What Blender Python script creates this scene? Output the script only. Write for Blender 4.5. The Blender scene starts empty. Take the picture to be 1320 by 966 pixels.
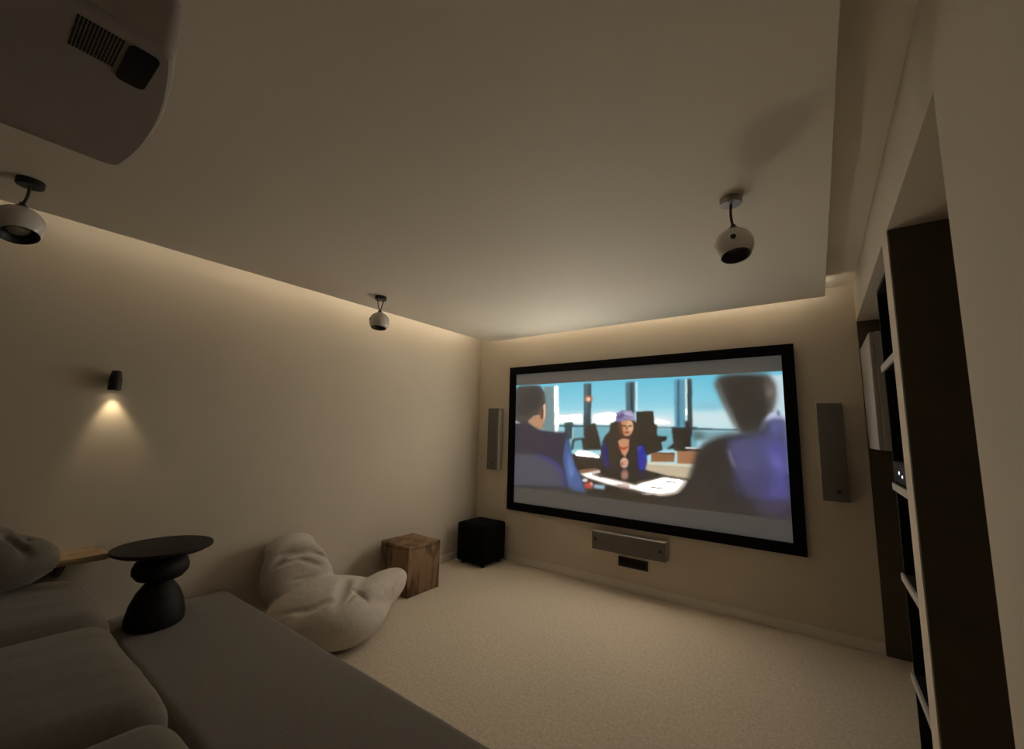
import bpy, bmesh, math, random
import numpy as np
from mathutils import Vector, Matrix, noise

random.seed(7)
SC = bpy.context.scene
COL = SC.collection

# ------------------------------------------------------------------ camera
CAM = Vector((3.41, -3.98, 1.45))
cam_d = bpy.data.cameras.new('camera')
cam = bpy.data.objects.new('camera', cam_d)
COL.objects.link(cam)
cam_d.sensor_width = 36.0
cam_d.lens = 535.0 / 1320.0 * 36.0
cam_d.clip_start = 0.02
M = Matrix(((0.808546, 0.060176, 0.585348, 0.0), (0.587958, -0.122563, -0.799552, 0.0), (0.023628, 0.990635, -0.134479, 0.0), (0, 0, 0, 1)))
M.translation = CAM
cam.matrix_world = M
SC.camera = cam

# ------------------------------------------------------------------ world, exposure
world = bpy.data.worlds.new('world')
SC.world = world
world.use_nodes = True
world.node_tree.nodes['Background'].inputs[0].default_value = (0.0, 0.0, 0.0, 1)
world.node_tree.nodes['Background'].inputs[1].default_value = 0.0
SC.view_settings.view_transform = 'Standard'
SC.view_settings.look = 'None'
SC.view_settings.gamma = 1.0
SC.view_settings.exposure = 0.0
SC.view_settings.use_curve_mapping = False

# lamps of the room (the emitters are built with their lamps further down)
LED_COLOR = (1.0, 0.93, 0.80)
LED_LEFT = 30.0        # cove strip along the left wall
LED_FRONT = 18.0       # cove strip along the screen wall
SCONCE_W = 3.8
PROJECTOR_BLACK = 0.035     # light the projector leaks over the whole fabric, letterbox bars included
PICTURE_GAIN = 1.0
ROOM_FILL_BOOST = 72.0  # extra emission on white film patches, added as warm fill for the room
AMBIENT_ON_SCREEN = (0.036, 0.028, 0.020)   # linear light the room already puts on the white fabric

# room dimensions (metres): left wall x=0, screen wall y=0, floor z=0
W, YB, H = 3.70, -5.3, 2.62
PZ = 2.50                       # underside of the lowered ceiling panel
PX0, PX1, PY1 = 0.285, 3.52, -0.20
ND = 0.42                       # niche depth


# ------------------------------------------------------------------ helpers
def lin(c):
    c = c / 255.0
    return c / 12.92 if c <= 0.04045 else ((c + 0.055) / 1.055) ** 2.4


def material(name, color, rough=0.8, metal=0.0, noise_scale=0, noise_amt=0.0, bump=0.0, bump_scale=200.0,
             sheen=0.0, spec=0.5, bump_dist=0.002, detail=4.0):
    m = bpy.data.materials.new(name)
    m.use_nodes = True
    nt = m.node_tree
    b = nt.nodes['Principled BSDF']
    b.inputs['Base Color'].default_value = (*color, 1)
    b.inputs['Roughness'].default_value = rough
    b.inputs['Metallic'].default_value = metal
    b.inputs['Specular IOR Level'].default_value = spec
    if sheen:
        b.inputs['Sheen Weight'].default_value = sheen
        b.inputs['Sheen Roughness'].default_value = 0.5
    tc = nt.nodes.new('ShaderNodeTexCoord')
    if noise_amt:
        n = nt.nodes.new('ShaderNodeTexNoise')
        n.inputs['Scale'].default_value = noise_scale
        n.inputs['Detail'].default_value = detail
        r = nt.nodes.new('ShaderNodeValToRGB')
        r.color_ramp.elements[0].position = 0.3
        r.color_ramp.elements[1].position = 0.7
        r.color_ramp.elements[0].color = (*[c * (1 - noise_amt) for c in color], 1)
        r.color_ramp.elements[1].color = (*[min(1, c * (1 + noise_amt)) for c in color], 1)
        nt.links.new(tc.outputs['Object'], n.inputs['Vector'])
        nt.links.new(n.outputs['Fac'], r.inputs['Fac'])
        nt.links.new(r.outputs['Color'], b.inputs['Base Color'])
    if bump:
        n2 = nt.nodes.new('ShaderNodeTexNoise')
        n2.inputs['Scale'].default_value = bump_scale
        n2.inputs['Detail'].default_value = 3.0
        bp = nt.nodes.new('ShaderNodeBump')
        bp.inputs['Strength'].default_value = bump
        bp.inputs['Distance'].default_value = bump_dist
        nt.links.new(tc.outputs['Object'], n2.inputs['Vector'])
        nt.links.new(n2.outputs['Fac'], bp.inputs['Height'])
        nt.links.new(bp.outputs['Normal'], b.inputs['Normal'])
    return m


def emitter(name, color, strength):
    m = bpy.data.materials.new(name)
    m.use_nodes = True
    nt = m.node_tree
    nt.nodes.clear()
    e = nt.nodes.new('ShaderNodeEmission')
    e.inputs[0].default_value = (*color, 1)
    e.inputs[1].default_value = strength
    o = nt.nodes.new('ShaderNodeOutputMaterial')
    nt.links.new(e.outputs[0], o.inputs[0])
    return m


def wood_material(name, light, dark, scale=7.0, axis='Z'):
    m = bpy.data.materials.new(name)
    m.use_nodes = True
    nt = m.node_tree
    b = nt.nodes['Principled BSDF']
    tc = nt.nodes.new('ShaderNodeTexCoord')
    mp = nt.nodes.new('ShaderNodeMapping')
    sc = {'X': (0.35, 1, 1), 'Y': (1, 0.35, 1), 'Z': (1, 1, 0.35)}[axis]
    mp.inputs['Scale'].default_value = sc
    n = nt.nodes.new('ShaderNodeTexNoise')
    n.inputs['Scale'].default_value = scale
    n.inputs['Detail'].default_value = 6
    n.inputs['Distortion'].default_value = 1.6
    r = nt.nodes.new('ShaderNodeValToRGB')
    r.color_ramp.elements[0].position = 0.38
    r.color_ramp.elements[0].color = (*dark, 1)
    r.color_ramp.elements[1].position = 0.66
    r.color_ramp.elements[1].color = (*light, 1)
    e = r.color_ramp.elements.new(0.5)
    e.color = (*[(a * 0.75 + c * 0.25) for a, c in zip(light, dark)], 1)
    w = nt.nodes.new('ShaderNodeTexNoise')
    w.inputs['Scale'].default_value = scale * 9
    w.inputs['Detail'].default_value = 3
    mix = nt.nodes.new('ShaderNodeMix')
    mix.data_type = 'RGBA'
    mix.blend_type = 'MULTIPLY'
    mix.inputs[0].default_value = 0.45
    bp = nt.nodes.new('ShaderNodeBump')
    bp.inputs['Strength'].default_value = 0.35
    bp.inputs['Distance'].default_value = 0.003
    L = nt.links.new
    L(tc.outputs['Object'], mp.inputs['Vector'])
    L(mp.outputs[0], n.inputs['Vector'])
    L(mp.outputs[0], w.inputs['Vector'])
    L(n.outputs['Fac'], r.inputs['Fac'])
    L(r.outputs['Color'], mix.inputs[6])
    L(w.outputs['Fac'], mix.inputs[7])
    L(mix.outputs[2], b.inputs['Base Color'])
    L(n.outputs['Fac'], bp.inputs['Height'])
    L(bp.outputs['Normal'], b.inputs['Normal'])
    b.inputs['Roughness'].default_value = 0.62
    return m


def box(bm, x0, x1, y0, y1, z0, z1, bevel=0.0, seg=2):
    t = bmesh.new()
    bmesh.ops.create_cube(t, size=1)
    for v in t.verts:
        v.co = Vector(((x0 + x1) / 2 + v.co.x * (x1 - x0), (y0 + y1) / 2 + v.co.y * (y1 - y0),
                       (z0 + z1) / 2 + v.co.z * (z1 - z0)))
    if bevel:
        bmesh.ops.bevel(t, geom=list(t.edges), offset=bevel, segments=seg, profile=0.5, affect='EDGES')
    merge(bm, t)
    return bm


def merge(bm, t):
    me = bpy.data.meshes.new('tmp')
    t.to_mesh(me)
    t.free()
    bm.from_mesh(me)
    bpy.data.meshes.remove(me)


def prism(bm, poly, axis, a, b):
    """poly: 2-D outline in the two other axes (in xyz order), extruded from a to b along axis."""
    def p3(p, v):
        q = list(p)
        q.insert(axis, v)
        return Vector(q)
    va = [bm.verts.new(p3(p, a)) for p in poly]
    vb = [bm.verts.new(p3(p, b)) for p in poly]
    n = len(poly)
    bm.faces.new(va)
    bm.faces.new(vb[::-1])
    for i in range(n):
        bm.faces.new((va[i], vb[i], vb[(i + 1) % n], va[(i + 1) % n]))
    bmesh.ops.recalc_face_normals(bm, faces=bm.faces)
    return bm


def lathe(bm, prof, cx=0, cy=0, seg=48, mat=None):
    """prof: (r, z) from bottom to top; r = 0 closes the end. mat: optional Matrix applied after."""
    rings = []
    new = []
    for r, z in prof:
        if r < 1e-6:
            v = bm.verts.new((cx, cy, z))
            new.append(v)
            rings.append([v])
        else:
            ring = [bm.verts.new((cx + r * math.cos(2 * math.pi * i / seg), cy + r * math.sin(2 * math.pi * i / seg), z))
                    for i in range(seg)]
            new += ring
            rings.append(ring)
    for a, b in zip(rings, rings[1:]):
        for i in range(seg):
            j = (i + 1) % seg
            if len(a) == 1 and len(b) == 1:
                continue
            if len(a) == 1:
                bm.faces.new((a[0], b[j], b[i]))
            elif len(b) == 1:
                bm.faces.new((a[i], a[j], b[0]))
            else:
                bm.faces.new((a[i], a[j], b[j], b[i]))
    if mat is not None:
        for v in new:
            v.co = mat @ v.co
    bmesh.ops.recalc_face_normals(bm, faces=bm.faces)
    return bm


def tube(bm, pts, r, seg=10):
    pts = [Vector(p) for p in pts]
    rings = []
    for i, p in enumerate(pts):
        d = (pts[min(i + 1, len(pts) - 1)] - pts[max(i - 1, 0)]).normalized()
        u = d.orthogonal().normalized() if i == 0 else (u - d * u.dot(d)).normalized()
        v = d.cross(u)
        rings.append([bm.verts.new(p + (u * math.cos(2 * math.pi * k / seg) + v * math.sin(2 * math.pi * k / seg)) * r)
                      for k in range(seg)])
    for a, b in zip(rings, rings[1:]):
        for k in range(seg):
            bm.faces.new((a[k], a[(k + 1) % seg], b[(k + 1) % seg], b[k]))
    bm.faces.new(rings[0][::-1])
    bm.faces.new(rings[-1])
    bmesh.ops.recalc_face_normals(bm, faces=bm.faces)
    return bm


def soft_box(bm, x0, x1, y0, y1, z0, z1, r, n=(24, 24, 8), puff=0.0, wr=0.0, seed=0):
    """an upholstered block: rounded edges, crowned top, faint wrinkles"""
    t = bmesh.new()
    bmesh.ops.create_cube(t, size=2)
    bmesh.ops.subdivide_edges(t, edges=list(t.edges), cuts=max(n) - 1, use_grid_fill=True)
    hx, hy, hz = (x1 - x0) / 2, (y1 - y0) / 2, (z1 - z0) / 2
    c = Vector(((x0 + x1) / 2, (y0 + y1) / 2, (z0 + z1) / 2))

    def bend(s, h):                      # spread vertices so that edges get dense rounding
        return math.copysign(abs(s) ** 0.8, s) * h
    for v in t.verts:
        p = Vector((bend(v.co.x, hx), bend(v.co.y, hy), bend(v.co.z, hz)))
        q = Vector((max(-hx + r, min(hx - r, p.x)), max(-hy + r, min(hy - r, p.y)), max(-hz + r, min(hz - r, p.z))))
        d = p - q
        if d.length > 1e-6:
            # keep the largest-face projection round
            p = q + d.normalized() * r if d.length > r * 0.999 or (abs(d.x) > 0) + (abs(d.y) > 0) + (abs(d.z) > 0) > 1 else p
        u, w_ = p.x / hx, p.y / hy
        k = max(0, 1 - u * u) * max(0, 1 - w_ * w_)
        p.z += puff * (k ** 0.5) * (1 if p.z > 0 else -0.2)
        if wr:
            s = p + Vector((seed * 3.1, seed * 1.7, 0))
            f = noise.noise(Vector((s.x * 9, s.y * 3, s.z * 6))) + 0.5 * noise.noise(Vector((s.x * 21, s.y * 7, s.z * 13)))
            p += Vector((0, 0.4, 1)).normalized() * f * wr
        v.co = c + p
    bmesh.ops.recalc_face_normals(t, faces=t.faces)
    merge(bm, t)
    return bm


def surface_nets(sdf, lo, hi, h):
    """a closed quad surface on the zero level of sdf(x, y, z) sampled on a grid"""
    ax = [np.arange(lo[i], hi[i] + h, h) for i in range(3)]
    g = np.meshgrid(*ax, indexing='ij')
    F = sdf(*g)
    nx, ny, nz = (s - 1 for s in F.shape)
    S = F < 0
    offs = [(i, j, k) for i in (0, 1) for j in (0, 1) for k in (0, 1)]
    acc = np.zeros((nx, ny, nz, 3))
    cnt = np.zeros((nx, ny, nz))
    for a in offs:
        for d in range(3):
            if a[d]:
                continue
            b = list(a)
            b[d] = 1
            fa = F[a[0]:a[0] + nx, a[1]:a[1] + ny, a[2]:a[2] + nz]
            fb = F[b[0]:b[0] + nx, b[1]:b[1] + ny, b[2]:b[2] + nz]
            cr = (fa < 0) != (fb < 0)
            t = np.where(cr, fa / np.where(cr, fa - fb, 1), 0)
            for e in range(3):
                acc[..., e] += np.where(cr, a[e] + (t if e == d else 0), 0)
            cnt += cr
    act = cnt > 0
    idx = -np.ones((nx, ny, nz), int)
    idx[act] = np.arange(act.sum())
    base = np.stack(np.nonzero(act), 1)
    verts = (base + acc[act] / cnt[act][:, None]) * h + np.array(lo)
    faces = []
    for d in range(3):
        e, f = (d + 1) % 3, (d + 2) % 3
        s0 = [slice(0, None)] * 3
        s1 = [slice(0, None)] * 3
        s0[d] = slice(0, -1)
        s1[d] = slice(1, None)
        cr = S[tuple(s0)] != S[tuple(s1)]
        for p in np.argwhere(cr):
            if p[e] < 1 or p[f] < 1 or p[e] > (nx, ny, nz)[e] - 1 or p[f] > (nx, ny, nz)[f] - 1:
                continue
            q = []
            for de, df in ((0, 0), (-1, 0), (-1, -1), (0, -1)):
                c = list(p)
                c[e] += de
                c[f] += df
                q.append(int(idx[tuple(c)]))
            if min(q) < 0:
                continue
            faces.append(q if not S[tuple(p)] else q[::-1])
    return verts, faces


def link(name, me, m, parent=None, smooth=False):
    if m is not None:
        me.materials.append(m)
    if smooth:
        me.polygons.foreach_set('use_smooth', [True] * len(me.polygons))
    o = bpy.data.objects.new(name, me)
    COL.objects.link(o)
    if parent is not None:
        o.parent = parent
    return o


def root_of(o):
    loc = Vector((0, 0, 0))
    while o is not None:
        loc += o.location
        o = o.parent
    return loc


def obj(name, bm, m, parent=None, smooth=False, local=False, angle=None):
    """bm in world coordinates (or in the parent's when local=True)"""
    if parent is not None and not local:
        bmesh.ops.translate(bm, verts=bm.verts, vec=-root_of(parent))
    me = bpy.data.meshes.new(name)
    bm.to_mesh(me)
    bm.free()
    if angle is not None:
        me.polygons.foreach_set('use_smooth', [True] * len(me.polygons))
        o = link(name, me, m, parent)
        me.set_sharp_from_angle(angle=math.radians(angle))
        return o
    return link(name, me, m, parent, smooth)


def thing(name, label, cat, loc=(0, 0, 0), group=None):
    o = bpy.data.objects.new(name, None)
    o.empty_display_size = 0.05
    COL.objects.link(o)
    o.location = loc
    return tag(o, label, cat, group)


def tag(o, label, cat, group=None):
    o['label'] = label
    o['category'] = cat
    if group:
        o['group'] = group
    return o


def struct(name, bm, m, label=None, **kw):
    o = obj(name, bm, m, **kw)
    o['kind'] = 'structure'
    if label:
        o['label'] = label
    return o


def copy_tree(o, parent=None):
    c = o.copy()
    COL.objects.link(c)
    c.parent = parent
    for ch in o.children:
        copy_tree(ch, c)
    return c


B = bmesh.new

# ------------------------------------------------------------------ materials
WALL = material('wall_paint', (0.69, 0.61, 0.50), 0.85, noise_scale=1.5, noise_amt=0.03, bump=0.08, bump_scale=90, spec=0.25)
CEIL = material('ceiling_paint', (0.88, 0.81, 0.71), 0.7, bump=0.02, bump_scale=90, spec=0.4)
TRIM = material('trim_paint', (0.80, 0.74, 0.65), 0.55, bump=0.03, bump_scale=60)
CARPET = material('carpet', (0.70, 0.595, 0.465), 0.95, noise_scale=55, noise_amt=0.14, bump=0.6, bump_scale=260, sheen=0.2,
                  spec=0.1, bump_dist=0.006, detail=9)
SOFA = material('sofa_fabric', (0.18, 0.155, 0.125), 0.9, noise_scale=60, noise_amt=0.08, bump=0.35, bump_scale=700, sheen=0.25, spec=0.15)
BEAN = material('beanbag_fabric', (0.64, 0.57, 0.50), 0.85, noise_scale=50, noise_amt=0.06, bump=0.3, bump_scale=600, sheen=0.3, spec=0.2)
BLACK = material('black_lacquer', (0.012, 0.011, 0.011), 0.45, bump=0.03, bump_scale=120)
BLACKCLOTH = material('black_cloth', (0.006, 0.006, 0.006), 0.95, bump=0.4, bump_scale=900, spec=0.1)
VELVET = material('frame_velvet', (0.008, 0.007, 0.008), 0.95, bump=0.3, bump_scale=800, spec=0.1)
TABLE = material('side_table_black', (0.011, 0.009, 0.008), 0.6, noise_scale=30, noise_amt=0.3, bump=0.15, bump_scale=60, spec=0.3)
WHITE = material('white_gloss', (0.85, 0.81, 0.76), 0.22, bump=0.01, bump_scale=30)
SPK = material('speaker_white', (0.50, 0.47, 0.43), 0.5, bump=0.05, bump_scale=300)
GRILLE = material('speaker_grille_cloth', (0.17, 0.155, 0.135), 0.9, bump=0.5, bump_scale=900, spec=0.1)
PROJ = material('projector_plastic', (0.40, 0.36, 0.33), 0.55, bump=0.08, bump_scale=500)
DARKMETAL = material('dark_metal', (0.055, 0.045, 0.04), 0.4, metal=0.6, bump=0.03, bump_scale=200)
CHROME = material('brushed_metal', (0.42, 0.38, 0.34), 0.35, metal=0.9, bump=0.03, bump_scale=200)
BLACKGLASS = material('black_glass', (0.004, 0.004, 0.004), 0.3, spec=0.15, bump=0.01, bump_scale=50)
RECESS = material('lamp_recess', (0.02, 0.017, 0.015), 0.5, bump=0.05, bump_scale=100)
REFLECTOR = material('lamp_reflector', (0.55, 0.52, 0.48), 0.3, metal=0.4, bump=0.02, bump_scale=80)
CORD = material('cord', (0.06, 0.045, 0.035), 0.6, bump=0.2, bump_scale=400)
WOODCUBE = wood_material('reclaimed_wood', (0.40, 0.235, 0.125), (0.12, 0.06, 0.03), 6.5)
OAK = wood_material('pale_oak', (0.55, 0.40, 0.24), (0.40, 0.27, 0.15), 8, 'Y')
RACKBLACK = material('rack_black', (0.010, 0.009, 0.009), 0.7, bump=0.05, bump_scale=200, spec=0.2)
SHELFW = material('shelf_edge_paint', (0.50, 0.46, 0.42), 0.6, bump=0.03, bump_scale=100)
FABRICSCREEN = material('screen_fabric', (0.34, 0.33, 0.315), 0.9, bump=0.02, bump_scale=600, spec=0.1)
FABRICSCREEN.node_tree.nodes['Principled BSDF'].inputs['Emission Color'].default_value = (0.92, 0.96, 1.0, 1)
FABRICSCREEN.node_tree.nodes['Principled BSDF'].inputs['Emission Strength'].default_value = PROJECTOR_BLACK
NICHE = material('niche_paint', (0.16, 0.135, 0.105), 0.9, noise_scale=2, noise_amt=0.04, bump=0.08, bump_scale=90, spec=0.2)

# ------------------------------------------------------------------ the room
struct('floor', box(B(), -0.15, W + ND + 0.15, YB - 0.1, 0.15, -0.12, 0.0), CARPET, 'beige wall to wall carpet')
struct('ceiling', box(B(), -0.15, W + ND + 0.15, YB - 0.1, 0.15, H, H + 0.12), CEIL, 'upper ceiling seen in the recess around the lowered panel')
bm = box(B(), PX0, PX1, YB, PY1, PZ, PZ + 0.02, 0.002, 1)               # the panel's board carries the light strips on its rim
box(bm, PX0 + 0.09, PX1, YB, PY1 - 0.09, PZ + 0.02, H)
struct('ceiling_panel', bm, CEIL, 'wide lowered ceiling panel with lit edges')
struct('wall_left', box(B(), -0.15, 0, YB - 0.1, 0.15, 0, H), WALL, 'long plain beige wall lit from the cove')
struct('wall_front', box(B(), 0, W + ND + 0.15, 0, 0.15, 0, H), WALL, 'beige wall behind the projection screen')
struct('wall_back', box(B(), 0, W + ND + 0.15, YB - 0.1, YB, 0, H), NICHE, 'dark wall behind the sofa')  # out of view; dark tone chosen to cut bounced light at the rear
bm = B()
OT = 2.325                                          # top of the two openings
O1A, O1B, O2A = -2.60, -1.715, -1.565               # near opening, then the divider, then the far opening up to the corner
box(bm, W, W + ND, YB, O1A, 0, H)
box(bm, W, W + ND, O1A, 0, OT, H)
box(bm, W, W + ND, O1B, O2A, 0, OT)
struct('wall_right', bm, WALL, 'wall with two tall openings and a slim divider')
struct('wall_niche', box(B(), W + ND, W + ND + 0.15, YB, 0, 0, H), NICHE, 'dark rear of the wall openings')
SHADE_PANEL = material('niche_shade_panel', (0.10, 0.08, 0.055), 0.8, noise_scale=4, noise_amt=0.08, bump=0.08, bump_scale=90, spec=0.2)  # dark colour paints the shade inside the openings onto added panels
struct('shade_panel_1', box(B(), W + 0.003, W + ND, O1B - 0.012, O1B, 0, OT, 0.001, 1), SHADE_PANEL, 'added dark panel standing in for shade on the divider inside the near opening')
struct('shade_panel_2', box(B(), W + 0.003, W + ND, -0.012, 0, 0, OT, 0.001, 1), SHADE_PANEL, 'added dark panel standing in for shade on the end of the far opening')
bh, bt = 0.075, 0.013
struct('baseboard_front', box(B(), bt, W, -bt, 0, 0, bh, 0.003, 2), TRIM)
struct('baseboard_left', box(B(), 0, bt, -2.55, 0, 0, bh, 0.003, 2), TRIM)
struct('baseboard_right', box(B(), W - bt, W, YB, O1A, 0, bh, 0.003, 2), TRIM)

# ------------------------------------------------------------------ cove LED strips
def led_strip(label, boxes, strength, mname, fade=0):
    t = thing('led_strip', label, 'light strip', boxes[0], 'cove light strips')
    bm = B()
    box(bm, *boxes[1], 0.0)
    obj('backing_tape', bm, CHROME, t)
    bm = B()
    box(bm, *boxes[2], 0.0)
    m = emitter(mname, LED_COLOR, strength)
    if fade:                              # dims toward the rear, imitating lens vignetting at the edge of view
        nt = m.node_tree
        g = nt.nodes.new('ShaderNodeNewGeometry')
        sx = nt.nodes.new('ShaderNodeSeparateXYZ')
        mr = nt.nodes.new('ShaderNodeMapRange')
        mr.inputs['From Min'].default_value = -4.1
        mr.inputs['From Max'].default_value = -0.3
        mr.inputs['To Min'].default_value = strength * fade
        mr.inputs['To Max'].default_value = strength
        nt.links.new(g.outputs['Position'], sx.inputs[0])
        nt.links.new(sx.outputs['Y'], mr.inputs['Value'])
        nt.links.new(mr.outputs[0], nt.nodes['Emission'].inputs[1])
    obj('light_line', bm, m, t)


LZ = PZ + 0.0205
led_strip('warm light strip glowing in the cove along the plain left wall',
          [(PX0 + 0.04, -2.4, LZ), (PX0 + 0.055, PX0 + 0.075, -4.1, PY1 - 0.1, LZ, LZ + 0.003),
           (PX0 + 0.058, PX0 + 0.072, -4.1, PY1 - 0.1, LZ + 0.003, LZ + 0.006)], LED_LEFT, 'led_left', 0.3)
led_strip('warm light strip glowing in the cove above the projection screen',
          [(1.9, PY1 - 0.04, LZ), (PX0 + 0.10, PX1 - 0.05, PY1 - 0.075, PY1 - 0.055, LZ, LZ + 0.003),
           (PX0 + 0.10, PX1 - 0.05, PY1 - 0.072, PY1 - 0.058, LZ + 0.003, LZ + 0.006)], LED_FRONT, 'led_front')

# ------------------------------------------------------------------ projection screen with the film on it
SX0, SX1, SZ0, SZ1 = 0.495, 3.300, 0.565, 2.195      # outside of the frame
FW = 0.085
t = thing('projection_screen', 'large wall mounted projection screen with wide black frame', 'screen', ((SX0 + SX1) / 2, 0, SZ0))
obj('screen_fabric', box(B(), SX0 + 0.02, SX1 - 0.02, -0.022, -0.004, SZ0 + 0.02, SZ1 - 0.02), FABRICSCREEN, t)
for nm, pts in (('frame_bar', [(SX0, SZ0), (SX1, SZ0), (SX1 - FW, SZ0 + FW), (SX0 + FW, SZ0 + FW)]),
                ('frame_bar', [(SX0, SZ1), (SX1, SZ1), (SX1 - FW, SZ1 - FW), (SX0 + FW, SZ1 - FW)]),
                ('frame_bar', [(SX0, SZ0), (SX0, SZ1), (SX0 + FW, SZ1 - FW), (SX0 + FW, SZ0 + FW)]),
                ('frame_bar', [(SX1, SZ0), (SX1, SZ1), (SX1 - FW, SZ1 - FW), (SX1 - FW, SZ0 + FW)])):
    bm = prism(B(), pts, 1, -0.045, -0.001)
    bmesh.ops.bevel(bm, geom=list(bm.edges), offset=0.003, segments=1, affect='EDGES')
    obj(nm, bm, VELVET, t)

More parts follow.
